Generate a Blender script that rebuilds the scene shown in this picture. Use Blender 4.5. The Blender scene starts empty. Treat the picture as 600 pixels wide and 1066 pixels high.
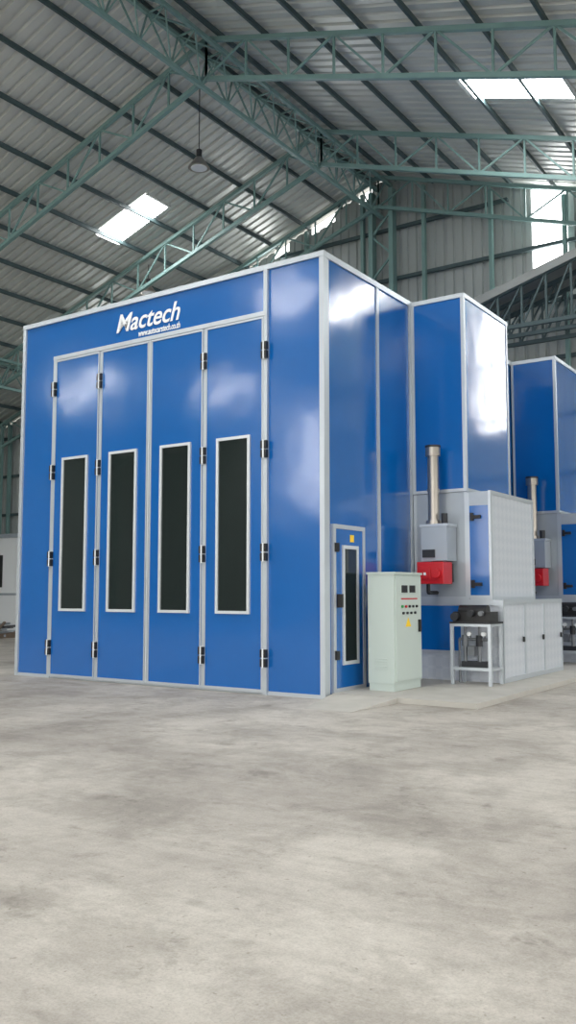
import bpy, math, random
from mathutils import Vector, Matrix
random.seed(4)
S = bpy.context.scene
S.view_settings.view_transform = 'Standard'

# ---------------------------------------------------------------- materials
def srgb(r, g, b):
    f = lambda c: (c/255/12.92) if c/255 <= .04045 else ((c/255+.055)/1.055)**2.4
    return (f(r), f(g), f(b), 1)

def mat(name, col, rough=.5, metal=0.0, emit=0, noise=0.0, nscale=3.0, bump=0.0, bscale=8.0, coat=0.0, spec=.5):
    m = bpy.data.materials.new(name); m.use_nodes = True
    nt = m.node_tree; b = nt.nodes['Principled BSDF']
    b.inputs['Base Color'].default_value = col
    b.inputs['Roughness'].default_value = rough
    b.inputs['Metallic'].default_value = metal
    b.inputs['Specular IOR Level'].default_value = spec
    b.inputs['Coat Weight'].default_value = coat
    b.inputs['Coat Roughness'].default_value = .12
    if emit:
        b.inputs['Emission Color'].default_value = (col[0], col[1], col[2], 1)
        b.inputs['Emission Strength'].default_value = emit
    tc = nt.nodes.new('ShaderNodeTexCoord')
    if noise:
        n = nt.nodes.new('ShaderNodeTexNoise'); n.inputs['Scale'].default_value = nscale
        n.inputs['Detail'].default_value = 8
        mx = nt.nodes.new('ShaderNodeMixRGB')
        mx.inputs[1].default_value = tuple(c*(1-noise) for c in col[:3])+(1,)
        mx.inputs[2].default_value = tuple(min(1, c*(1+noise)) for c in col[:3])+(1,)
        nt.links.new(tc.outputs['Object'], n.inputs['Vector'])
        nt.links.new(n.outputs['Fac'], mx.inputs[0])
        nt.links.new(mx.outputs[0], b.inputs['Base Color'])
    if bump:
        n2 = nt.nodes.new('ShaderNodeTexNoise'); n2.inputs['Scale'].default_value = bscale
        n2.inputs['Detail'].default_value = 1
        bp = nt.nodes.new('ShaderNodeBump'); bp.inputs['Strength'].default_value = 1
        bp.inputs['Distance'].default_value = bump
        nt.links.new(tc.outputs['Object'], n2.inputs['Vector'])
        nt.links.new(n2.outputs['Fac'], bp.inputs['Height'])
        nt.links.new(bp.outputs[0], b.inputs['Normal'])
        if coat: nt.links.new(bp.outputs[0], b.inputs['Coat Normal'])
    return m

BLUE = mat('blue_panel', srgb(1, 92, 168), .17, 0, bump=.007, bscale=1.5, noise=.06, nscale=1.5, coat=.9)
SILV = mat('aluminium_trim', srgb(192, 199, 205), .35, .45)
FRAME = mat('window_frame_aluminium', srgb(212, 217, 220), .35, .3)
GLASS = mat('dark_glass', srgb(30, 38, 37), .05, 0, spec=.6)
BLACK = mat('black_plastic', srgb(22, 22, 24), .4)
WHITE = mat('white_paint', srgb(235, 238, 240), .4)
TEAL = mat('teal_steel', srgb(122, 154, 150), .5, 0, noise=.15)
DTEAL = mat('dark_teal_steel', srgb(70, 88, 90), .6, 0, noise=.15)
ROOF = mat('roof_sheet', srgb(205, 208, 203), .4, .2, noise=.16, nscale=.7)
WALL = mat('wall_sheet', srgb(172, 178, 176), .5, .1, noise=.12, nscale=.5)
SKY = mat('translucent_sheet', (1, 1, 1, 1), .5, 0, emit=25)
WIN = mat('translucent_wall_sheet', (1, 1, 1, 1), .5, 0, emit=8)
GREY = mat('galvanised_panel', srgb(168, 176, 184), .4, .3, noise=.08, nscale=4)
SLABM = mat('slab_concrete', srgb(176, 173, 166), .85, 0, noise=.2, nscale=3)
RED = mat('red_enamel', srgb(186, 20, 32), .35)
CAB = mat('cabinet_enamel', srgb(184, 196, 190), .4)
CHROME = mat('stainless', srgb(170, 164, 156), .32, .9)
YEL = mat('yellow_label', srgb(240, 200, 40), .5)
GRN = mat('green_button', srgb(30, 150, 70), .4)
STEELD = mat('dark_machine', srgb(46, 48, 52), .5, .3)
MID = mat('grey_fitting', srgb(110, 114, 118), .4, .4)
BROWN = mat('scrap_brown', srgb(120, 105, 90), .8, noise=.3, nscale=6)
LEANM = mat('leanto_sheet', srgb(140, 144, 142), .6, .1, noise=.2, nscale=2)

# insulated foil panel with faint diamond pattern
def foil():
    m = mat('quilted_foil_panel', srgb(190, 197, 204), .35, .15)
    nt = m.node_tree; b = nt.nodes['Principled BSDF']
    tc = nt.nodes.new('ShaderNodeTexCoord')
    mp = nt.nodes.new('ShaderNodeMapping'); mp.inputs['Rotation'].default_value = (math.radians(45), 0, 0)
    ck = nt.nodes.new('ShaderNodeTexChecker'); ck.inputs['Scale'].default_value = 8.3
    ck.inputs[1].default_value = srgb(202, 207, 214); ck.inputs[2].default_value = srgb(195, 201, 209)
    nt.links.new(tc.outputs['Object'], mp.inputs[0]); nt.links.new(mp.outputs[0], ck.inputs[0])
    nt.links.new(ck.outputs[0], b.inputs['Base Color'])
    return m
FOIL = foil()

def concrete():
    m = bpy.data.materials.new('concrete_floor'); m.use_nodes = True
    nt = m.node_tree; b = nt.nodes['Principled BSDF']
    b.inputs['Roughness'].default_value = .65
    b.inputs['Specular IOR Level'].default_value = .3
    tc = nt.nodes.new('ShaderNodeTexCoord')
    def noise(sc, det, rough=.5, dist=0, stretch=None):
        n = nt.nodes.new('ShaderNodeTexNoise'); n.inputs['Scale'].default_value = sc
        n.inputs['Detail'].default_value = det; n.inputs['Roughness'].default_value = rough
        n.inputs['Distortion'].default_value = dist
        if stretch:
            mp = nt.nodes.new('ShaderNodeMapping'); mp.inputs['Scale'].default_value = stretch
            mp.inputs['Rotation'].default_value = (0, 0, .5)
            nt.links.new(tc.outputs['Object'], mp.inputs[0]); nt.links.new(mp.outputs[0], n.inputs['Vector'])
        else:
            nt.links.new(tc.outputs['Object'], n.inputs['Vector'])
        return n
    def ramp(n, p0, c0, p1, c1):
        r = nt.nodes.new('ShaderNodeValToRGB')
        r.color_ramp.elements[0].position = p0; r.color_ramp.elements[0].color = c0
        r.color_ramp.elements[1].position = p1; r.color_ramp.elements[1].color = c1
        nt.links.new(n.outputs['Fac'], r.inputs[0]); return r
    def mul(a, c, f=1, mode='MULTIPLY'):
        x = nt.nodes.new('ShaderNodeMixRGB'); x.blend_type = mode; x.inputs[0].default_value = f
        nt.links.new(a, x.inputs[1]); nt.links.new(c, x.inputs[2]); return x.outputs[0]
    A = ramp(noise(.35, 10, .65, .3), .38, srgb(162, 156, 148), .60, srgb(198, 192, 183))
    B = ramp(noise(1.3, 14, .75, .3), .42, (.74, .735, .725, 1), .53, (1, 1, 1, 1))
    C = ramp(noise(9, 10, .9), .36, (.74, .74, .73, 1), .58, (1, 1, 1, 1))
    D = ramp(noise(80, 4, .7), .35, (.78, .78, .78, 1), .56, (1, 1, 1, 1))
    E = ramp(noise(2.2, 9, .7, .2), .35, (.58, .57, .55, 1), .42, (1, 1, 1, 1))
    G = ramp(noise(24, 3, .5), .28, (.5, .48, .45, 1), .33, (1, 1, 1, 1))
    H = ramp(noise(1.0, 10, .7, .2, (.5, 5, 1)), .40, (.86, .855, .85, 1), .5, (1, 1, 1, 1))
    o = mul(mul(mul(mul(A.outputs[0], B.outputs[0], .75), C.outputs[0], .75), D.outputs[0], .75), E.outputs[0], .55)
    o = mul(mul(o, G.outputs[0], .6), H.outputs[0], .6)
    nt.links.new(o, b.inputs['Base Color'])
    bp = nt.nodes.new('ShaderNodeBump'); bp.inputs['Distance'].default_value = .004
    bp.inputs['Strength'].default_value = .6
    nt.links.new(noise(20, 8, .7).outputs['Fac'], bp.inputs['Height'])
    nt.links.new(bp.outputs[0], b.inputs['Normal'])
    return m
CONC = concrete()

# ---------------------------------------------------------------- mesh builder
class MB:
    def __init__(s): s.v = []; s.f = []; s.m = []; s.mats = []
    def mi(s, m):
        if m not in s.mats: s.mats.append(m)
        return s.mats.index(m)
    def face(s, pts, m):
        n = len(s.v); s.v += [tuple(p) for p in pts]
        s.f.append(tuple(range(n, n+len(pts)))); s.m.append(s.mi(m))
    def box(s, x0, x1, y0, y1, z0, z1, m):
        j = lambda: random.uniform(.0001, .0016)      # avoids coplanar overlaps
        x0 -= j(); x1 += j(); y0 -= j(); y1 += j(); z1 += j(); z0 += j()
        n = len(s.v)
        s.v += [(x0,y0,z0),(x1,y0,z0),(x1,y1,z0),(x0,y1,z0),(x0,y0,z1),(x1,y0,z1),(x1,y1,z1),(x0,y1,z1)]
        for q in [(0,3,2,1),(4,5,6,7),(0,1,5,4),(1,2,6,5),(2,3,7,6),(3,0,4,7)]:
            s.f.append(tuple(n+i for i in q)); s.m.append(s.mi(m))
    def bar(s, p, q, w, m, h=None):
        p, q = Vector(p), Vector(q); d = (q-p).normalized(); h = h or w
        up = Vector((0,0,1)) if abs(d.z) < .95 else Vector((0,1,0))
        a = d.cross(up).normalized()*w/2; b = a.cross(d).normalized()*h/2
        n = len(s.v)
        for o in (p, q):
            for u in (-a-b, a-b, a+b, -a+b): s.v.append(tuple(o+u))
        for k in [(0,1,2,3),(7,6,5,4),(0,4,5,1),(1,5,6,2),(2,6,7,3),(3,7,4,0)]:
            s.f.append(tuple(n+i for i in k)); s.m.append(s.mi(m))
    def cyl(s, p, q, r, m, r2=None, seg=20):
        p, q = Vector(p), Vector(q); d = (q-p).normalized(); r2 = r if r2 is None else r2
        up = Vector((0,0,1)) if abs(d.z) < .95 else Vector((0,1,0))
        a = d.cross(up).normalized(); b = a.cross(d).normalized()
        n = len(s.v)
        for o, rr in ((p, r), (q, r2)):
            for i in range(seg):
                t = 2*math.pi*i/seg
                s.v.append(tuple(o+a*rr*math.cos(t)+b*rr*math.sin(t)))
        for i in range(seg):
            j = (i+1) % seg
            s.f.append((n+i, n+j, n+seg+j, n+seg+i)); s.m.append(s.mi(m))
        s.f.append(tuple(n+i for i in range(seg))); s.m.append(s.mi(m))
        s.f.append(tuple(n+seg+i for i in reversed(range(seg)))); s.m.append(s.mi(m))
    def obj(s, name, parent=None, bevel=0):
        me = bpy.data.meshes.new(name); me.from_pydata(s.v, [], s.f)
        for m in s.mats: me.materials.append(m)
        for p, i in zip(me.polygons, s.m): p.material_index = i
        me.update()
        o = bpy.data.objects.new(name, me); S.collection.objects.link(o)
        import bmesh
        bm = bmesh.new(); bm.from_mesh(me); bmesh.ops.recalc_face_normals(bm, faces=bm.faces); bm.to_mesh(me); bm.free()
        if parent: o.parent = parent
        if bevel:
            b = o.modifiers.new('bevel', 'BEVEL'); b.width = bevel; b.segments = 2; b.limit_method = 'ANGLE'
        return o

def empty(name, loc=(0,0,0)):
    e = bpy.data.objects.new(name, None); S.collection.objects.link(e); return e

# ---------------------------------------------------------------- building shell
XR, ZR, SL = -6.28, 14.4, .33
XL, XE = -25.0, 17.0
Y0, Y1 = -24.0, 14.0
def zroof(x): return ZR - SL*abs(x-XR)

b = MB(); b.face([(-45,-45,0),(35,-45,0),(35,30,0),(-45,30,0)], CONC); b.obj('floor')

sky = [(-13.1,-11,8.1,9.0), (-1.15,1.2,7.5,8.4),
       (-12.9,-11,-17.4,-16.2),(-19.2,-17,-21.6,-20.4),(-22,-19.2,-15.6,-14.4),
       (-13.5,-10,-3.6,-2.4),(-13.5,-10,-9.6,-8.4),(-20,-17,-6.6,-5.4),  # this row and the next: unseen skylights added to light the hall
       (-2,1.5,-3.6,-2.4),(-2,1.5,-9.6,-8.4),(-2,1.5,-15.6,-14.4),(7,10,-6.6,-5.4),(7,10,-12.6,-11.4),(7,10,-.6,.6),
       (5,8,12,12.9),(8.5,11.5,8.1,9)]
def roof(name, xa, xb):
    b = MB()
    mine = [r for r in sky if xa < r[0] and r[1] < xb]
    xs = sorted(set([xa, xb]+[v for r in mine for v in r[:2]]))
    per = .3; y = Y0; prof = []
    while y < Y1-.01:
        prof += [(y,0),(y+.18,0),(y+.21,.06),(y+.27,.06)]; y += per
    prof.append((Y1,0))
    for (ya, za), (yb, zb) in zip(prof, prof[1:]):
        for x0, x1 in zip(xs, xs[1:]):
            cx, cy = (x0+x1)/2, (ya+yb)/2
            if any(r[0]<cx<r[1] and r[2]-.01<cy<r[3] for r in mine): continue
            b.face([(x0,ya,zroof(x0)+za),(x1,ya,zroof(x1)+za),(x1,yb,zroof(x1)+zb),(x0,yb,zroof(x0)+zb)], ROOF)
    for r in mine:      # flat translucent sheets with edge flashings
        b.face([(r[0],r[2]-.02,zroof(r[0])),(r[1],r[2]-.02,zroof(r[1])),(r[1],r[3]+.02,zroof(r[1])),(r[0],r[3]+.02,zroof(r[0]))], SKY)
        for x in r[:2]: b.box(x-.04, x+.04, r[2]-.05, r[3]+.05, zroof(x)-.04, zroof(x)+.09, ROOF)
    return b.obj(name)
roof('ceiling_left_slope', XL, XR)
roof('ceiling_right_slope', XR, XE)

def gable(name, y, zlowf, wins, gap, sgn):
    b = MB(); x = XL; per = .3; prof = []
    while x < XE-.01:
        prof += [(x,0),(x+.18,0),(x+.21,.05),(x+.27,.05)]; x += per
    prof.append((XE,0))
    for (xa, da), (xb, db) in zip(prof, prof[1:]):
        cx = (xa+xb)/2
        g = gap(cx); zlow = zlowf(cx)
        ta, tb = zroof(xa)-g, zroof(xb)-g
        cuts = [w for w in wins if w[0] < cx < w[1]]
        ya, yb = y+sgn*da, y+sgn*db
        if cuts:
            w = cuts[0]
            zt = w[3] if w[3] else None
            b.face([(xa,ya,zlow),(xb,yb,zlow),(xb,yb,w[2]),(xa,ya,w[2])], WALL)
            if zt:
                b.face([(xa,ya,w[2]),(xb,yb,w[2]),(xb,yb,zt),(xa,ya,zt)], WIN)
                b.face([(xa,ya,zt),(xb,yb,zt),(xb,yb,tb),(xa,ya,ta)], WALL)
            else:
                b.face([(xa,ya,w[2]),(xb,yb,w[2]),(xb,yb,tb),(xa,ya,ta)], WIN)
        else:
            b.face([(xa,ya,zlow),(xb,yb,zlow),(xb,yb,tb),(xa,ya,ta)], WALL)
    return b.obj(name)
gable('wall_back', Y1-.1, lambda x: 0, [(-1.7,-.75,9.9,None),(4,5,6,None),(-10.9,-10.2,9,12.4),(-18,-17,7,None)],
      lambda x: .3 if -10.6 < x < -6.9 and int(x*1.1) % 2 else .02, 1)
gable('wall_front', Y0+.1, lambda x: 0 if x < -12 else 6.2, [(-1.7,-.4,7,None),(-8,-6.8,7,12.5),(-16.2,-14.7,5.3,9.8),(5,6.2,6.5,None)], lambda x: .02, -1)  # unseen end wall; left part closed down so the booth glass reflects dark

def sidewall(name, x, z0, z1, sgn):
    b = MB(); y = Y0; prof = []
    while y < Y1-.01:
        prof += [(y,0),(y+.18,0),(y+.21,.05),(y+.27,.05)]; y += .3
    prof.append((Y1,0))
    for (ya, da), (yb, db) in zip(prof, prof[1:]):
        b.face([(x+sgn*da,ya,z0),(x+sgn*db,yb,z0),(x+sgn*db,yb,z1),(x+sgn*da,ya,z1)], WALL)
    return b.obj(name)
sidewall('wall_left', XL, 0, zroof(XL), -1)
sidewall('wall_right', XE, 4.4, zroof(XE), 1)

# purlins
b = MB()
n = 0
for side in (-1, 1):
    dx = .35
    while True:
        x = XR + side*dx
        if x < XL+.2 or x > XE-.2: break
        z = zroof(x)-.09
        b.box(x-.028, x+.028, Y0+.2, Y1-.2, z-.06, z+.06, DTEAL)
        dx += 1.25
b.obj('roof_purlins')

# trusses
def truss(y):
    b = MB()
    for side in (-1, 1):
        xe = XL+.3 if side < 0 else XE-.3
        L = abs(xe-XR); nseg = int(L/1.1); st = L/nseg
        top = lambda i: Vector((XR+side*st*i, y, zroof(XR+side*st*i)-.24))
        dep = .95
        def bot(i):
            p = top(i); return Vector((p.x, y, p.z-dep))
        b.bar(top(0), top(nseg), .1, TEAL); b.bar(bot(0), bot(nseg), .1, TEAL)
        for i in range(nseg+1):
            b.bar(top(i), bot(i), .045, TEAL)
            if i < nseg:
                if i % 2: b.bar(top(i), bot(i+1), .045, TEAL)
                else: b.bar(bot(i), top(i+1), .045, TEAL)
        # eave column
        xc = xe
        for o in (-.2*side, -.75*side):
            b.bar((xc+o,y,0),(xc+o,y,zroof(xc+o)-.3), .11, TEAL)
        z = .4
        k = 0
        while z < zroof(xc)-1.4:
            a, c = (-.2*side, -.75*side) if k % 2 else (-.75*side, -.2*side)
            b.bar((xc+a,y,z),(xc+c,y,z+.6), .05, TEAL); z += .6; k += 1
    return b.obj('roof_truss')
for y in (5, 10, 0, -5, -10, -15, -20, 13.3): truss(y)

# longitudinal lattice beams
def lattice(x, name, zt, dep):
    b = MB()
    for xx in (x-.25, x+.25):
        b.bar((xx,Y0+.3,zt),(xx,Y1-.3,zt), .09, TEAL)
    b.bar((x,Y0+.3,zt-dep),(x,Y1-.3,zt-dep), .09, TEAL)
    y = Y0+.3; k = 0
    while y < Y1-1.2:
        for xx in (x-.25, x+.25):
            b.bar((xx,y,zt),(x,y+.5,zt-dep), .035, TEAL); b.bar((x,y+.5,zt-dep),(xx,y+1,zt), .035, TEAL)
        b.bar((x-.25,y,zt),(x+.25,y,zt), .035, TEAL)
        b.bar((x-.25,y,zt),(x+.25,y+1,zt), .035, TEAL)
        y += 1
    return b.obj(name)
lattice(XR, 'ridge_lattice_beam', ZR-.45, 1.0)
lattice(-19.5, 'lattice_beam', zroof(-19.5)-.5, .9)

# gable wall framing
b = MB()
for z in (3, 4.6, 6.2, 7.8, 9.4, 11.0, 12.6):
    half = (ZR-.5-z)/SL
    xa, xb = max(XL+.3, XR-half), min(XE-.3, XR+half)
    b.box(xa, xb, 13.68, 13.78, z-.05, z+.05, DTEAL)
x = XL+1.2
while x < XE-.4:
    if abs(x-XR) > .7:
        b.box(x-.05, x+.05, 13.52, 13.66, 0, zroof(x)-.3, TEAL)
    x += 2.1
for xx in (XR-.35, XR+.35):
    b.box(xx-.07, xx+.07, 13.4, 13.66, 0, zroof(xx)-.5, TEAL)
z = .5; k = 0
while z < 13:
    a, c = (XR-.35, XR+.35) if k % 2 else (XR+.35, XR-.35)
    b.bar((a,13.5,z),(c,13.5,z+.7), .06, TEAL); z += .7; k += 1
b.obj('gable_wall_frame')

# lean-to roof in the back right
zl = lambda x: 9.02+(x+2.3)*.289
b = MB()
xe = 2.6
b.face([(-2.4,11.2,zl(-2.4)),(xe,11.2,zl(xe)),(xe,13.3,zl(xe)),(-2.4,13.3,zl(-2.4))], LEANM)
b.face([(-2.4,11.2,zl(-2.4)-.22),(xe,11.2,zl(xe)-.22),(xe,11.2,zl(xe)),(-2.4,11.2,zl(-2.4))], LEANM)
for y in (11.3, 12.1, 12.9):
    b.bar((-2.4,y,zl(-2.4)-.2),(xe,y,zl(xe)-.2), .1, DTEAL)
    b.bar((-2.4,y,zl(-2.4)-.9),(xe,y,zl(-2.4)-.9), .1, DTEAL)
    for i in range(9):
        x = -2.4+i*(xe+2.4)/8
        b.bar((x,y,zl(x)-.2),(x,y,zl(-2.4)-.9), .05, DTEAL)
        if i < 8:
            x2 = x+(xe+2.4)/8; b.bar((x,y,zl(-2.4)-.9),(x2,y,zl(x2)-.2), .04, DTEAL)
for x in (-2.3, xe-.1):
    for y in (11.3, 12.9): b.bar((x,y,0),(x,y,zl(x)-.2), .12, DTEAL)
b.obj('lean_to_canopy')

# hanging lamps
def lamp(x, y, z):
    b = MB()
    b.cyl((x,y,z+.32),(x,y,zroof(x)-.05), .012, STEELD, seg=8)
    b.cyl((x,y,z+.12),(x,y,z+.34), .07, STEELD)
    b.cyl((x,y,z-.12),(x,y,z+.14), .27, CHROME, r2=.09, seg=28)
    b.cyl((x,y,z-.13),(x,y,z-.1), .2, WHITE)
    b.obj('high_bay_lamp')
lamp(-7.4, 6.1, 11.95); lamp(-13.3, 10.6, 11.2)

# ---------------------------------------------------------------- spray booth
HB = 6.06
booth = empty('spray_booth')
b = MB(); b.box(-6.18, 0, 0, 12.4, 0, HB, BLUE); b.obj('body', booth)
xs = [-5.354, -4.25, -3.158, -2.055, -.945]
DT = 5.33
b = MB()
# corner and top trims, front face
b.box(-6.22, -6.15, -.03, .03, 0, HB, SILV)
b.box(-.045, .03, -.03, .05, 0, HB+.02, SILV)
b.box(-6.22, .035, -.035, .04, HB-.045, HB+.03, SILV)
b.box(-6.2, 0.02, -.02, 0, 0, .05, SILV)
# vertical full height strips beside folding doors
b.box(-.975, -.91, -.05, 0, .0, HB-.045, SILV)
b.box(-5.385, -5.32, -.05, 0, 0, DT+.07, SILV)
b.box(-5.385, -.91, -.055, 0, DT+.01, DT+.075, SILV)
# side trims
for y in (1.53, 2.62):
    b.box(0, .02, y-.035, y+.035, 0, HB-.05, SILV)
b.box(-.03, .028, .04, 12.4, HB-.05, HB+.032, SILV)
b.box(.0, .018, .07, .12, 0, HB, SILV)
b.obj('trim_strips', booth)
# door leaves
for i in range(4):
    a, c = xs[i]+.028, xs[i+1]-.028
    if i == 0: a = -5.32
    if i == 3: c = -.975
    b = MB()
    b.box(a+.004, c-.004, -.045, -.002, .05, DT, BLUE)
    b.box(a+.004, a+.024, -.055, -.002, .05, DT-.005, SILV)
    b.box(c-.024, c-.004, -.055, -.002, .05, DT-.005, SILV)
    b.box(a, c, -.058, -.002, .03, .07, SILV)
    b.box(a, c, -.058, -.002, DT-.03, DT, SILV)
    m = (xs[i]+xs[i+1])/2; w = .305; z0, z1 = 1.1, 3.64; t = .042
    for (p, q, r, s) in ((m-w, m-w+t, z0, z1), (m+w-t, m+w, z0, z1), (m-w+t, m+w-t, z0, z0+t), (m-w+t, m+w-t, z1-t, z1)):
        b.box(p, q, -.075, -.046, r, s, FRAME)
    b.box(m-w+.03, m+w-.03, -.056, -.047, z0+.03, z1-.03, GLASS)
    b.obj('door_leaf_%d' % (i+1), booth)
# hinges
b = MB()
for x in (xs[0]+.01, xs[1], xs[3], xs[4]+.0):
    for z in (.5, 1.96, 3.41, 4.83):
        for dz in (-.065, .065):
            b.box(x-.05, x-.012, -.09, -.04, z+dz-.055, z+dz+.055, BLACK)
            b.box(x+.012, x+.05, -.09, -.04, z+dz-.055, z+dz+.055, BLACK)
        b.box(x-.01, x+.01, -.095, -.05, z-.13, z+.13, WHITE)
b.obj('hinges', booth)
b = MB()
b.box(xs[2]-.01, xs[2]+.01, -.06, -.04, .05, DT, FRAME)
for k in (1, 2, 3): b.box(xs[k]-.027, xs[k]+.027, -.04, -.0, .03, DT, SILV)
b.obj('door_meeting_strips', booth)
# service door on the side
b = MB()
y0, y1, zt = .17, 1.03, 2.33
b.box(0, .05, y0, y0+.06, 0.06, zt, SILV); b.box(0, .05, y1-.06, y1, 0.06, zt, SILV); b.box(0, .052, y0+.06, y1-.06, zt-.06, zt, SILV)
b.box(0, .052, y0+.06, y1-.06, .06, .12, SILV)
b.box(0, .04, y0+.055, y1-.055, .11, zt-.05, BLUE)
for (p, q, r, s) in ((.40,.45,.42,2.05), (.78,.83,.42,2.05), (.451,.779,.42,.47), (.451,.779,2.0,2.05)):
    b.box(.04, .06, p, q, r, s, FRAME)
b.box(.04, .05, .445, .785, .46, 2.01, GLASS)
b.box(.05, .12, y0+.08, y0+.13, 1.2, 1.38, BLACK)
b.box(.05, .08, y0+.02, y0+.1, .5, .62, BLACK); b.box(.05, .08, y0+.02, y0+.1, 1.95, 2.07, BLACK)
b.box(.04, .045, .62, .72, 2.1, 2.2, YEL)
b.obj('service_door', booth)
# lettering
def text(body, x0, x1, z, h, shear, bold, name):
    c = bpy.data.curves.new(name, 'FONT'); c.body = body; c.size = 1; c.shear = shear; c.offset = bold; c.extrude = .004
    c.materials.append(WHITE)
    o = bpy.data.objects.new(name, c); S.collection.objects.link(o)
    bpy.context.view_layer.update()
    bb = [Vector(v) for v in o.bound_box]
    mnx = min(v.x for v in bb); mxx = max(v.x for v in bb); mny = min(v.y for v in bb); mxy = max(v.y for v in bb)
    sx = (x1-x0)/(mxx-mnx); sy = h/(mxy-mny)
    o.rotation_euler = (math.radians(90), 0, 0)
    o.scale = (sx, sy, 1)
    o.location = (x0-mnx*sx, -.012, z-mny*sy)
    o.parent = booth
text('Mactech', -3.94, -2.58, 5.58, .3, .3, .012, 'sign_lettering')
text('www.autocarstech.co.th', -3.45, -2.58, 5.45, .1, .2, .015, 'sign_web_address')

# ---------------------------------------------------------------- side units
def unit(yo):
    ya, yb = 2.66+yo, 4.53+yo
    X1 = .918
    # tower
    b = MB()
    b.box(.03, X1, ya, yb, 2.95, HB, BLUE)
    t = .045
    b.box(.025, .025+t, ya-.012, ya+.03, 2.95, HB, SILV)
    b.box(X1-.04, X1+.012, ya-.012, ya+t, 2.95, HB, SILV)
    b.box(X1-.03, X1+.012, yb-t, yb+.012, 2.95, HB, SILV)
    b.box(.03, X1+.015, ya-.017, ya+.03, HB-.05, HB+.02, SILV)
    b.box(X1-.03, X1+.017, ya+.03, yb+.015, HB-.05, HB+.018, SILV)
    b.box(.03, X1+.015, ya-.017, ya+.03, 2.95, 3.0, SILV)
    b.box(X1-.03, X1+.017, ya+.03, yb+.015, 2.95, 3.0, SILV)
    b.obj('exhaust_duct_tower')
    # air handling unit
    b = MB()
    zb = .07
    b.box(.03, X1, ya, yb, 1.29, 2.945, GREY)
    b.box(X1, 1.30, ya+.004, yb, 1.29, 2.93, FOIL)
    b.box(.03, 1.46, ya, yb+.9, zb, 1.285, FOIL)
    # upper front grey seams
    b.box(.08, X1-.03, ya-.01, ya, 1.29, 1.34, SILV); b.box(.03,.08,ya-.01,ya,1.29,2.94,SILV)
    b.box(X1-.03, X1+.03, ya-.014, ya, 1.29, 2.94, SILV)
    # blue hatch
    b.box(X1+.05, 1.28, ya-.02, ya, 1.36, 2.72, BLUE)
    b.box(X1+.03, X1+.05, ya-.022, ya, 1.33, 2.9, SILV); b.box(1.275, 1.312, ya-.025, ya+.04, 1.29, 2.94, SILV)
    b.box(X1+.05, 1.275, ya-.022, ya, 2.72, 2.93, GREY); b.box(X1+.05, 1.275, ya-.022, ya, 1.30, 1.36, SILV)
    for z in (1.5, 2.52):
        b.box(X1+.12, X1+.24, ya-.07, ya-.02, z, z+.05, BLACK); b.box(X1+.07, X1+.12, ya-.05, ya-.02, z-.03, z+.09, BLACK)
    # side frames upper
    b.box(1.30, 1.315, yb-.05, yb+.01, 1.29, 2.93, SILV)
    b.box(1.30, 1.315, ya+.04, yb-.05, 2.88, 2.94, SILV); b.box(1.30, 1.315, ya+.04, yb-.05, 1.29, 1.34, SILV)
    # lower side frames
    L = yb+.9-ya
    for i in range(4):
        y = ya+L*i/3; b.box(1.46, 1.476, max(ya, y-.03), min(yb+.9, y+.03), zb, 1.285, SILV)
    b.box(1.46, 1.479, ya, yb+.9, 1.225, 1.295, SILV); b.box(1.46, 1.479, ya, yb+.9, zb, zb+.07, SILV)
    for i in range(3):
        y = ya+L*(i+.88)/3; b.box(1.476, 1.50, y-.02, y+.015, .64, .72, BLACK)
    # lower front
    b.box(.1, .80, ya-.02, ya, .52, 1.2, BLUE)
    b.box(.8, .85, ya-.024, ya, zb, 1.21, SILV); b.box(1.41, 1.478, ya-.026, ya, zb, 1.21, SILV)
    b.box(.05, 1.478, ya-.024, ya, 1.21, 1.29, SILV); b.box(.05, .1, ya-.024, ya, zb, 1.21, SILV)
    b.box(.1, .8, ya-.024, ya, .47, .52, SILV)
    b.obj('air_handling_unit')
    # exhaust pipe + housing + burner
    b = MB()
    px, py = .48, 2.42+yo
    b.box(.33, .75, py-.14, ya-.028, 1.88, 2.42, GREY)
    b.box(.36, .56, py-.17, py-.14, 1.93, 2.05, STEELD)
    b.box(.31, .77, py-.15, ya-.027, 2.4, 2.44, SILV)
    b.cyl((px,py,2.44),(px,py,3.55), .085, CHROME, seg=28)
    b.cyl((px,py,3.5),(px,py,3.66), .115, CHROME, seg=28); b.cyl((px,py,3.63),(px,py,3.665), .12, STEELD, seg=28)
    b.cyl((px,py,2.44),(px,py,2.5), .12, CHROME, seg=28); b.cyl((px,py,2.95),(px,py,2.99), .095, CHROME, seg=28)
    b.cyl((.68,py-.05,2.44),(.68,py-.05,2.6), .05, STEELD)
    b.obj('exhaust_flue')
    b = MB()
    b.box(.33, .76, py-.30, py+.02, 1.53, 1.86, RED)
    b.box(.38, .55, py-.32, py-.30, 1.6, 1.8, RED)
    b.cyl((.66,py-.30,1.68),(.66,py-.36,1.68), .07, RED); b.box(.45, .49, py-.33, py-.32, 1.66, 1.7, WHITE)
    b.box(.40, .70, py+.02, ya-.03, 1.56, 1.84, STEELD)
    b.cyl((.42,py-.1,1.53),(.42,py-.1,1.40), .03, STEELD); b.cyl((.42,py-.1,1.40),(.42,ya-.03,1.40), .03, STEELD)
    b.obj('gas_burner', bevel=.012)
    # stand
    b = MB()
    sx0, sx1, sy0, sy1 = .88, 1.46, 2.13+yo, 2.56+yo
    for x in (sx0, sx1):
        for y in (sy0, sy1): b.box(x-.022, x+.022, y-.022, y+.022, .07, .95, SILV)
    for z in (.93, .30):
        for y in (sy0, sy1): b.box(sx0, sx1, y-.02, y+.02, z-.02, z+.02, SILV)
        for x in (sx0, sx1): b.box(x-.02, x+.02, sy0, sy1, z-.02, z+.02, SILV)
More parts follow.
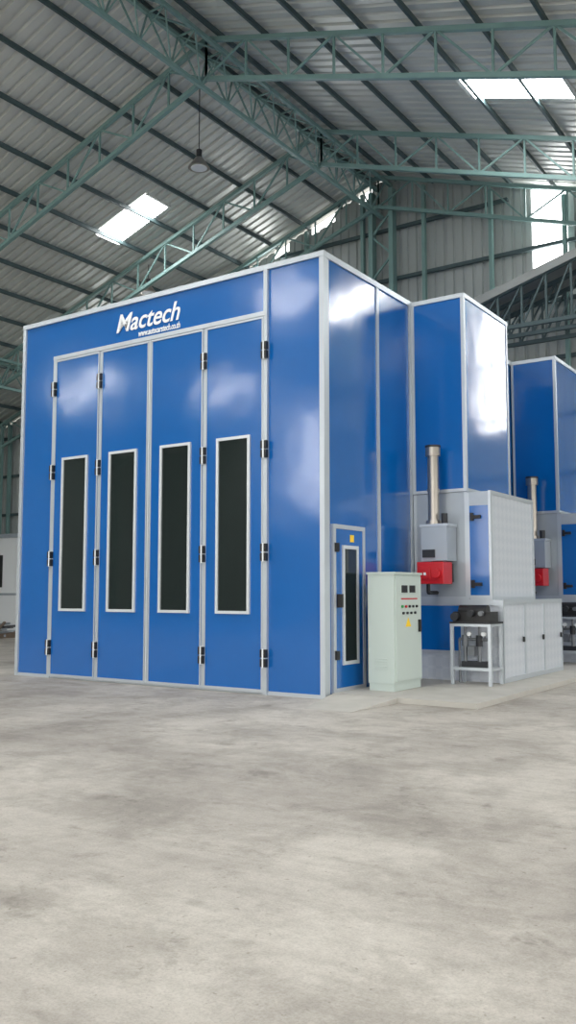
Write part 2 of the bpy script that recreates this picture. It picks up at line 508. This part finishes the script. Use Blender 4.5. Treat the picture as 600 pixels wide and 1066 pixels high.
    b.box(sx0-.03, sx1+.03, sy0-.03, sy1+.03, .95, .975, STEELD)
    b.box(sx0+.0, sx1-.02, sy0+.04, sy1-.04, .975, 1.12, BLACK)
    b.cyl((sx0+.05,sy0+.2,1.13),(sx1-.1,sy0+.2,1.13), .09, BLACK)
    b.cyl((sx0+.06,sy0+.02,1.05),(sx0+.06,sy0-.06,1.05), .06, STEELD)
    b.cyl((sx0+.3,sy0+.02,1.1),(sx0+.3,sy0-.05,1.1), .05, STEELD)
    b.cyl((sx0+.46,sy0+.02,1.1),(sx0+.46,sy0-.05,1.1), .035, MID)
    # gas train below: valves, regulators, piping
    b.cyl((sx0+.05,sy0+.15,.72),(sx1-.05,sy0+.15,.72), .022, MID)
    for i, x in enumerate((sx0+.14, sx0+.36)):
        b.cyl((x,sy0+.15,.62),(x,sy0+.15,.78), .05, STEELD if i else MID)
        b.cyl((x,sy0+.15,.78),(x,sy0+.15,.95), .018, MID)
        b.cyl((x,sy0+.15,.40),(x,sy0+.15,.62), .03, MID)
        b.cyl((x+.09,sy0+.12,.80),(x+.09,sy0+.07,.80), .032, WHITE)
        b.cyl((x+.09,sy0+.15,.72),(x+.09,sy0+.13,.80), .01, MID)
    b.box(sx0+.2, sx0+.30, sy0+.1, sy0+.22, .48, .62, MID)
    b.cyl((sx0+.05,sy0+.15,.72),(sx0+.05,sy0+.15,.09), .018, MID)
    b.box(sx0+.1, sx1-.1, sy0+.1, sy0+.25, .32, .40, STEELD)
    b.obj('burner_stand')
unit(0); unit(4.53)

# slab & ramp
b = MB()
b.box(.035, 2.07, .15, 12.3, .001, .07, SLABM)
b.obj('concrete_slab')
b = MB()
P = [(.04,.14,.066),(1.0,.14,.066),(.95,-.95,.002),(.3,-.95,.002),(.04,.14,.001),(1.0,.14,.001)]
b.face([P[0],P[3],P[2],P[1]], SLABM); b.face([P[0],P[4],P[3]], SLABM); b.face([P[1],P[2],P[5]], SLABM); b.face([P[0],P[1],P[5],P[4]], SLABM)
b.face([P[4],P[5],P[2],P[3]], SLABM)
b.obj('concrete_ramp')

# control cabinet
b = MB()
x0, x1, y0, y1 = .262, .662, .72, 1.55
b.box(x0+.01, x1-.01, y0+.01, y1-.01, .07, .17, CAB)
b.box(x0, x1, y0, y1, .17, 1.65, CAB)
b.box(x0-.015, x1+.02, y0-.015, y1+.015, 1.65, 1.68, CAB)
b.box(x1, x1+.018, y0+.03, y1-.03, .2, 1.62, CAB)
e = x1+.018
b.box(e, e+.012, .92, 1.08, 1.40, 1.5, BLACK); b.box(e, e+.012, 1.16, 1.32, 1.40, 1.5, BLACK)
b.box(e, e+.003, .9, 1.4, 1.305, 1.325, RED)
for i, m in enumerate((GRN, RED, BLACK, BLACK, BLACK)):
    b.cyl((e,.92+i*.11,1.21),(e+.025,.92+i*.11,1.21), .018, m, seg=14)
for i in range(4): b.cyl((e,.95+i*.12,1.12),(e+.025,.95+i*.12,1.12), .018, STEELD, seg=14)
b.face([(e+.003,1.02,.93),(e+.003,1.2,.93),(e+.003,1.11,1.06)], YEL)
b.box(e, e+.035, 1.42, 1.46, .85, 1.02, BLACK)
for k in range(5): b.box(x0+.1, x1-.1, y0-.008, y0, .36+k*.035, .372+k*.035, CAB)
b.obj('control_cabinet', bevel=.004)

# portable cabin, scrap at far left
b = MB()
b.box(-24, -18, 11.6, 13.2, .001, 3.5, WHITE)
b.box(-24.05, -17.95, 11.52, 13.25, 3.45, 3.6, GREY)
b.box(-22.2, -21.5, 11.55, 11.6, 1.6, 2.8, BLACK)
b.box(-20.6, -19.8, 11.55, 11.6, 1.6, 2.8, BLACK)
b.box(-24, -18, 11.56, 11.6, 1.3, 1.38, GREY)
b.obj('site_cabin')
b = MB()
for i in range(26):
    cx, cy = -17.4+random.uniform(-1.0,1.0), 8.0+random.uniform(-.7,.7)
    a = random.uniform(0, 3.14); L = random.uniform(.3, .9); z = .04+.3*random.random()
    b.bar((cx-L*math.cos(a), cy-L*math.sin(a), z), (cx+L*math.cos(a), cy+L*math.sin(a), z+random.uniform(-.03,.15)), .07, random.choice([BROWN, GREY, STEELD]))
b.box(-18.3,-16.5,7.4,8.6,.001,.14,BROWN)
b.obj('scrap_pile')

# ---------------------------------------------------------------- light
w = bpy.data.worlds.new('World'); S.world = w; w.use_nodes = True
w.node_tree.nodes['Background'].inputs[0].default_value = (1, .98, .95, 1)
w.node_tree.nodes['Background'].inputs[1].default_value = 3.7

# ---------------------------------------------------------------- camera
cam = bpy.data.cameras.new('camera'); co = bpy.data.objects.new('camera', cam); S.collection.objects.link(co)
co.location = (6.316, -10.121, 1.4)
co.rotation_euler = (math.radians(90+5.17), 0, math.radians(34.28))
cam.sensor_fit = 'VERTICAL'; cam.sensor_height = 36
cam.lens = 36*928/1066
cam.clip_end = 300
S.camera = co
